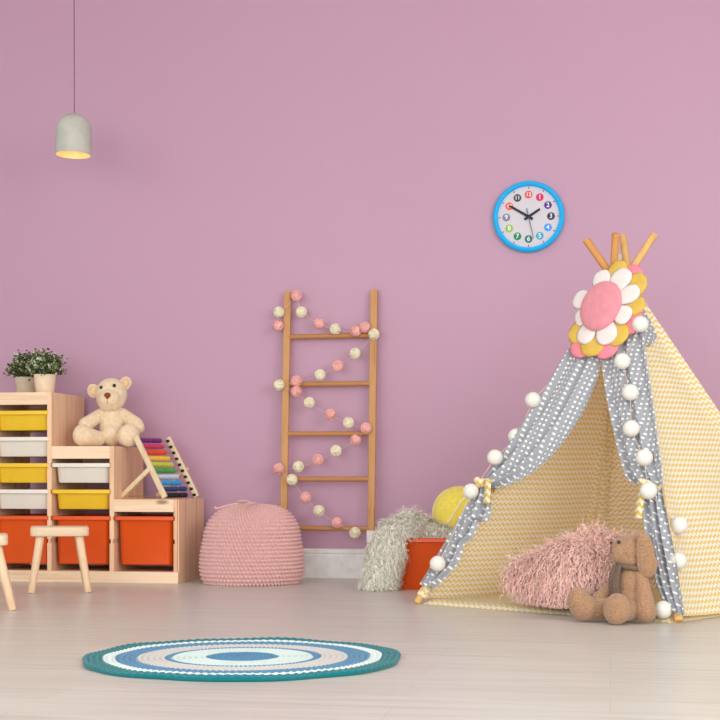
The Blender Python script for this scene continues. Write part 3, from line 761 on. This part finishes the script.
cloth(rc, [(.926, .500), (.925, .483), (.942, .404), (.985, .277), (1.055, .128), (1.125, .03)],
      [(1.000, .500), (1.008, .470), (1.058, .355), (1.112, .224), (1.160, .095), (1.190, .02)], .2, .032, .013, 3, .2, gather=(.6, 0), v0=1.2)
rc.build('curtain', M['dots'], tt, angle=0, world=True)
# chevron sleeve over the foot of the left pole
dl = (TOP['FL'] - FL).normalized(); slv = MB(); vs = []; uv = []
for j in range(9):
    for i in range(17):
        a = 2 * PI * i / 16; c = FL + dl * lerp(.035, .15, j / 8); x_ = dl.cross(V((0, 1, 0))).normalized(); y_ = dl.cross(x_)
        vs.append(c + (x_ * math.cos(a) + y_ * math.sin(a)) * (.020 + .003 * math.sin(j * 1.3 + i))); uv.append((i * .008, j * .0144))
slv.add(vs, [(j * 17 + i, j * 17 + i + 1, (j + 1) * 17 + i + 1, (j + 1) * 17 + i) for j in range(8) for i in range(16)], uv)
slv.build('pole_sleeve', M['chev'], tt, angle=0, world=True)
# grey cloth collar lapping onto the side panel near the top
NR = V((.742, -.526, .416)).normalized(); cl = MB(); vs = []; uv = []
for j in range(17):
    t = lerp(.77, .93, j / 16)
    for i in range(13):
        s = lerp(-.02, .62, i / 12) * (1 if t > .80 else .55 + .45 * (t - .77) / .03)
        vs.append(FR.lerp(AP, t).lerp(BR.lerp(AP, t), s) + NR * (.024 + .004 * math.sin(i * 1.4 + j * .5))); uv.append((s * .25, t * 1.4))
cl.add(vs, [(j * 13 + i, j * 13 + i + 1, (j + 1) * 13 + i + 1, (j + 1) * 13 + i) for j in range(16) for i in range(12)], uv)
cl.build('collar', M['dots'], tt, angle=0, world=True)
def ribbon(mb, pts, w, side, th=.003):
    """flat strip along pts, UV in metres"""
    side = V(side).normalized(); pts = [V(p) for p in pts]; vs = []; uv = []; ln = 0
    for i, p in enumerate(pts):
        if i: ln += (p - pts[i - 1]).length
        for q in (-1, 1): vs.append(p + side * (w / 2 * q)); uv.append((w * (q + 1) / 2, ln))
    mb.add(vs, [(2 * i, 2 * i + 1, 2 * i + 3, 2 * i + 2) for i in range(len(pts) - 1)], uv)
def tie(u, v, r, tail, ang):
    """band knotted round the gathered curtain and pole, with a hanging tail"""
    mb = MB(); d = (EV * math.cos(ang) + EU * math.sin(ang)).normalized(); ax = NF.cross(d)
    ring = [fp(u, v, .02) + (ax * math.cos(2 * PI * k / 24) * r + NF * math.sin(2 * PI * k / 24) * .036) for k in range(25)]
    ribbon(mb, ring, .028, d); o = mb.build('tie_band', M['chev_tie'], tt, angle=0, world=True)
    s = o.modifiers.new('cloth', 'SOLIDIFY'); s.thickness = .003
    kn = MB(); kn.ell(fp(u, v, .06), (.022, .014, .018)); kn.ell(fp(u - .014, v + .008, .06), (.02, .012, .014), (0, .6, 0)); kn.uv = [(p[0], p[2]) for p in kn.v]
    kn.build('knot', M['chev_tie'], o, world=False); kn_o = o.children[-1]; kn_o.location = -tt.location
    tl = MB(); ribbon(tl, [along(tail, k / 12) for k in range(13)], .030, EU + V((0, 0, 0))); t_ = tl.build('tail', M['chev_tie'], o); t_.location = -tt.location
    s = t_.modifiers.new('cloth', 'SOLIDIFY'); s.thickness = .003
tie(.210, .500, .036, [fp(.220, .515, .062), fp(.246, .505, .066), fp(.252, .46, .055), fp(.256, .415, .05)], -.5)
tie(.950, .495, .040, [fp(.955, .50, .066), fp(.945, .48, .064), fp(.938, .42, .055), fp(.940, .365, .05)], .3)

# ------------------------------------------------------------------ mat inside the tent
mt_ = MB(); c1, c2, c3, c4 = FL + V((.022, -.022, 0)), FR + V((-.02, -.016, 0)), BR + V((-.08, .02, 0)), BL + V((-.0, -.06, 0)); nn = 40; vs = []; uv = []
for j in range(nn + 1):
    for i in range(nn + 1):
        s, t = i / nn, j / nn; p = c1.lerp(c2, s).lerp(c4.lerp(c3, s), t); e = min(s, 1 - s, t, 1 - t)
        z = .012 + .013 * max(0, 1 - abs(e - .018) / .018) + .002 * math.sin(s * 23) * math.sin(t * 17)
        if e < 1e-6: z = .001
        vs.append((p.x, p.y, z)); uv.append((s * 1.12, t * 1.12))
mt_.add(vs, [(j * (nn + 1) + i, j * (nn + 1) + i + 1, (j + 1) * (nn + 1) + i + 1, (j + 1) * (nn + 1) + i) for j in range(nn) for i in range(nn)], uv)
mo = mt_.build('play_mat', M['chev'], angle=0); tag(mo, 'yellow and cream chevron mat on the floor inside the play tent', 'mat')

# ------------------------------------------------------------------ flower cushion on the tent
fw_c = V((-.010, -1.322, 1.157)) + NF * .035
fl = thing('flower_cushion', 'padded daisy cushion with pink centre and white petals hung on the tent top', 'cushion', fw_c)
FN = V((-.50, -.80, .33)).normalized(); FX = V((0, 0, 1)).cross(-FN).normalized() * -1; FX = FN.cross(V((0, 0, 1))).normalized() * -1; FY = FN.cross(FX).normalized()
if FX.x < 0: FX = -FX
if FY.z < 0: FY = -FY
def petal(ang, r0, r1, w, off, mat, droop=0, th=.010):
    a = math.radians(ang); d = FX * math.sin(a) + FY * math.cos(a); s_ = FX * math.cos(a) - FY * math.sin(a)
    nu, nv = 14, 10; vs = []
    for side in (1, -1):
        for i in range(nu + 1):
            t = i / nu; hw = w * (.5 * math.sqrt(max(0, 1 - max(0, (t - .55) / .45) ** 2.2)) * (.62 + .38 * min(1, t / .55)))
            for j in range(nv + 1):
                q = j / nv * 2 - 1
                puff = math.sqrt(max(0, 1 - q * q)) * math.sqrt(max(0, 1 - (2 * t - 1) ** 4)) * th
                vs.append(d * lerp(r0, r1, t) + s_ * hw * q + FN * (off + side * puff - droop * t * t))
    m_ = nv + 1; N_ = (nu + 1) * m_; fs = []
    for i in range(nu):
        for j in range(nv):
            a_ = i * m_ + j; fs.append((a_, a_ + 1, a_ + m_ + 1, a_ + m_)); fs.append((N_ + a_, N_ + a_ + m_, N_ + a_ + m_ + 1, N_ + a_ + 1))
    mb = MB(); mb.add(vs, fs); bm = bmesh.new()
    o = mb.build('petal', mat, fl, angle=0); bm.from_mesh(o.data); bmesh.ops.remove_doubles(bm, verts=bm.verts, dist=1e-5); bmesh.ops.recalc_face_normals(bm, faces=bm.faces); bm.to_mesh(o.data); bm.free()
    return o
for a, r1, w in ((-14, .172, .085), (27, .180, .10), (68, .168, .085), (112, .148, .085), (160, .172, .098), (205, .166, .088), (248, .128, .08), (292, .158, .088)):
    part(petal(a, .06, r1, w, .012, M['felt_white'], .006, .007), 'white petal')
for a, r1, w in ((10, .212, .10), (54, .206, .115), (90, .186, .09), (144, .196, .11), (188, .208, .125), (226, .188, .10)):
    part(petal(a, .05, r1, w, -.004, M['felt_mustard'], .0), 'mustard petal')
for a, r1, w in ((34, .215, .12), (116, .200, .115), (166, .222, .125), (207, .224, .12)):
    part(petal(a, .05, r1, w, -.012, M['felt_coral'], .0), 'pink petal')
dc = MB(); nu, nv = 48, 12; vs = []
for j in range(nv + 1):
    ph = PI * (j / nv) - PI / 2
    for i in range(nu):
        a = 2 * PI * i / nu; r = math.cos(ph) ** .75 if abs(ph) < PI / 2 - 1e-6 else 0
        vs.append(FX * (.092 * r * math.sin(a)) + FY * (.107 * r * math.cos(a)) + FN * (.022 + .026 * math.sin(ph)))
dc.add(vs, [(j * nu + i, j * nu + (i + 1) % nu, (j + 1) * nu + (i + 1) % nu, (j + 1) * nu + i) for j in range(nv) for i in range(nu)])
dc.build('flower_centre', M['felt_pink'], fl, angle=0)

# ------------------------------------------------------------------ cotton ball lights on the tent
UVB = [(.771, 1.172), (.728, 1.015), (.793, .88), (.831, .729), (.912, .61), (.958, .478)]
path = [fp(u + .009, v - .010, .066) for u, v in UVB] + [V((.244, -1.781, .333)), V((.235, -1.891, .209)), V((.181, -1.985, .045))]
LEFT = [(.471, 1.145), (.348, .872), (.275, .735), (.245, .616), (.169, .469), (.097, .16)]
left = [fp(u + .008, v - .009, o) for (u, v), o in zip(LEFT, (.01, .05, .005, .066, .066, .066))]
chain = left[::-1] + [fp(.60, 1.30, .055)] + path
ls = thing('ball_light_string', 'string of white cotton ball lights draped down both tent curtains', 'string lights', (.076, -1.35, 0))
bp = MB().ell((0, 0, 0), .0315, n=28, m=18).build('ball', M['cotton'], ls); first = True
for p in left + path + [V((.050, -1.06, 1.398))]:
    q = p - ls.location
    if first: bp.location = q; first = False
    else: copy_part(bp, ls, q, (random.uniform(0, 6), random.uniform(0, 6), 0))
MB().tube(sag(chain, .05), .0016, 6).build('string', M['wire'], ls, world=True)

# ------------------------------------------------------------------ pink fur cushion
fc_ = thing('fur_cushion', 'shaggy pink faux-fur cushion on the mat behind the rabbit', 'cushion', (-.128, -1.675, .026))
hull = bmesh.new()                                   # square cushion tipped on one corner, bulging in the middle
for c_, r_ in (((-.235, .05, .105), .022), ((-.03, -.085, .030), .026), ((.06, .11, .232), .026), ((.24, -.01, .18), .03), ((.03, -.02, .130), .0)):
    q_ = MB().ell(c_, r_ or (.14, .11, .098), n=16, m=10)
    for p in q_.v: hull.verts.new(p)
bmesh.ops.convex_hull(hull, input=hull.verts); hull.verts.ensure_lookup_table(); hull.verts.index_update()
cb = MB(); cb.add([tuple(v.co) for v in hull.verts], [tuple(v.index for v in f.verts) for f in hull.faces]); hull.free()
cb.v = [(x, y, max(z, 0)) for x, y, z in cb.v]
base = cb.remesh('cover', M['pinkbase'], fc_, .008, 4)
base.data.transform(Matrix.Rotation(-.15, 4, 'Z'))
p_, n_ = surface_samples(base, 7000, lambda x: x[2] > .008)
fm = MB(); random.seed(5); strands(fm, p_, n_, .078, .0032, 1.7, .008, 8, flow=(-.25, -.25, -.1))
fm.build('fur', M['pinkfur'], fc_, angle=0)

# ------------------------------------------------------------------ plush rabbit
rb = thing('plush_rabbit', 'brown plush rabbit with long ears sitting at the tent entrance', 'plush rabbit', (.068, -1.985, .0))
b = MB()
b.ell((.004, 0, .252), (.056, .050, .058)); b.ell((-.028, -.004, .247), (.040, .040, .045)); b.ell((-.04, -.006, .238), (.030, .034, .034)); b.ell((0, 0, .225), (.048, .046, .040))
b.ell((.003, .004, .13), (.052, .046, .075)); b.ell((.004, .004, .075), (.060, .052, .066)); b.ell((.004, .002, .175), (.036, .036, .04))
b.capsule((.036, -.028, .165), (.048, -.052, .085), .023, .030); b.capsule((.048, -.052, .085), (.052, -.062, .045), .030, .038)
b.capsule((-.028, .03, .165), (-.075, .035, .105), .022, .020); b.capsule((-.075, .035, .105), (-.115, .02, .075), .020, .022)
b.capsule((.01, -.02, .048), (-.028, -.075, .043), .040, .036); b.ell((-.046, -.108, .054), (.049, .034, .055), (-.2, 0, -.35))
b.capsule((-.02, .01, .05), (-.13, -.02, .042), .040, .034); b.ell((-.172, -.03, .064), (.043, .044, .062), (0, -.3, 0)); b.ell((-.150, -.03, .05), (.04, .04, .045))
b.remesh('body', M['rabbit'], rb, .0035, 2)
def ear(cx, cy, sgn):
    e = MB(); e.ell((0, 0, -.062), (.033, .013, .078), (0, .0, 0)); e.ell((-.004, 0, -.012), (.022, .014, .03)); e.ell((.002, 0, -.095), (.036, .013, .048))
    o = e.remesh('ear', M['rabbit'], rb, .0035, 2); o.location = (cx, cy, .300); o.rotation_euler = (sgn * .10, -.10, sgn * -.15); return o
ear(.044, -.060, 1); ear(.030, .052, -1)
MB().ell((-.040, -.040, .281), .0062).build('eye', M['black'], rb); MB().ell((-.044, .034, .279), .0062).build('eye', M['black'], rb)
MB().ell((-.065, -.012, .277), (.005, .007, .0045)).build('nose', M['thread'], rb)
MB().tube([(-.0655, -.02, .268), (-.068, -.016, .255), (-.066, -.022, .243), (-.058, -.032, .238)], .0013, 6).build('mouth_stitch', M['thread'], rb)
sc = MB()
sc.tube([(.003 + .044 * math.cos(2 * PI * k / 28), .002 + .043 * math.sin(2 * PI * k / 28), .193 - .006 * math.cos(2 * PI * k / 28)) for k in range(28)], .0105, 10, closed=True)
for j, (ox, oy, ln) in enumerate(((-.038, -.034, .115), (-.050, -.018, .105))):
    L = [rrect(.036, .011, .005, 0, 4) for _ in range(9)]
    loops = []
    for i in range(9):
        t = i / 8; loops.append([(ox + x * (.6 + .5 * t) * .8 - .012 * math.sin(t * 2.6), oy + y + x * -.5 - .006 * math.sin(t * PI), .200 - ln * t) for x, y, z in L[0]])
    sc.rings(loops)
sc.build('scarf', M['scarf'], rb, angle=50)

# ------------------------------------------------------------------ shaggy throw over the loose bin, and the big ball
tw = thing('shaggy_throw', 'shaggy cream wool throw heaped over the loose orange bin down to the floor', 'throw', (-.93, -.64, 0))
w = MB(); w.ell((-.86, -.53, .235), (.135, .105, .06)); w.ell((-.905, -.55, .268), (.09, .09, .062)); w.ell((-.76, -.535, .24), (.11, .085, .04))
dr = [(-.895, -.57, .29), (-.930, -.66, .280), (-.962, -.725, .225), (-.980, -.745, .15), (-.996, -.755, .07), (-1.008, -.765, .026)]
for k in range(26):
    p = along(dr, k / 25); t = k / 25; hw = .082 - .030 * t
    w.ell(p, (hw, .026, .028), (0, 0, .10)); w.ell(p + V((-.04, .025, 0)), (.038, .032, .026))
w.v = [(x, y, max(z, .004)) for x, y, z in w.v]
tbk = w.remesh('backing', M['whitebase'], tw, .007, 3, world=True)
p_, n_ = surface_samples(tbk, 9500, lambda x: not (x[0] + .93 > -1 and x[0] > .04 and x[2] < .235 ) and not (x[0] > .02 and x[1] < -.02 and x[2] < .26))
wm = MB(); random.seed(9); strands(wm, p_, n_, .055, .0034, 2.2, .011, 8, flow=(-.1, -.2, -.5))
wm.build('wool', M['whitefur'], tw, angle=0)
bl = thing('toy_ball', 'large yellow felt ball with a pale curved seam, resting on the throw', 'ball', (-.684, -.49, .342))
MB().ell((0, 0, 0), .122, n=56, m=36).build('felt_cover', M['tennis'], bl)
sp = []
for k in range(120):
    t = 2 * PI * k / 120; A_, B_ = .75, .25
    p = V((A_ * math.cos(t) + B_ * math.cos(3 * t), A_ * math.sin(t) - B_ * math.sin(3 * t), 2 * math.sqrt(A_ * B_) * math.sin(2 * t)))
    sp.append(p.normalized() * .1215)
se = MB().tube(sp, .0048, 8, closed=True).build('seam', M['tennis_seam'], bl); se.rotation_euler = (math.radians(-29.8), math.radians(-10.6), math.radians(-89.2))

# ------------------------------------------------------------------ light
def area(name, loc, target, size, energy, color=(1, 1, 1), sy=None):
    d = bpy.data.lights.new(name, 'AREA'); d.energy = energy; d.color = color; d.size = size
    if sy: d.shape = 'RECTANGLE'; d.size_y = sy
    o = bpy.data.objects.new(name, d); COL.objects.link(o); o.location = loc
    o.rotation_euler = (V(target) - V(loc)).to_track_quat('-Z', 'Y').to_euler(); return o
area('key_light', (2.6, -5.6, 2.0), (-.5, -.4, .6), 2.4, 108, (.96, .985, .97), 1.8)  # added softbox-like key from the right; no window is built there
area('front_fill_light', (-.2, -8.3, 1.05), (-.5, 0, .45), 5.0, 195, (.94, .98, .975), 1.9)  # broad area light added behind the camera to even the lighting, not a window
area('fill_light', (-3.2, -6.0, 2.0), (-1.4, -.4, .6), 3.4, 50, (.94, .98, .975), 1.8)
wd = bpy.data.worlds.new('daylight'); scene.world = wd; wd.use_nodes = True
bg = wd.node_tree.nodes['Background']; bg.inputs[0].default_value = (.92, .97, .98, 1); bg.inputs[1].default_value = .75
scene.view_settings.view_transform = 'Standard'; scene.view_settings.look = 'None'; scene.view_settings.gamma = 1
scene.view_settings.use_curve_mapping = False; scene.view_settings.exposure = -.12
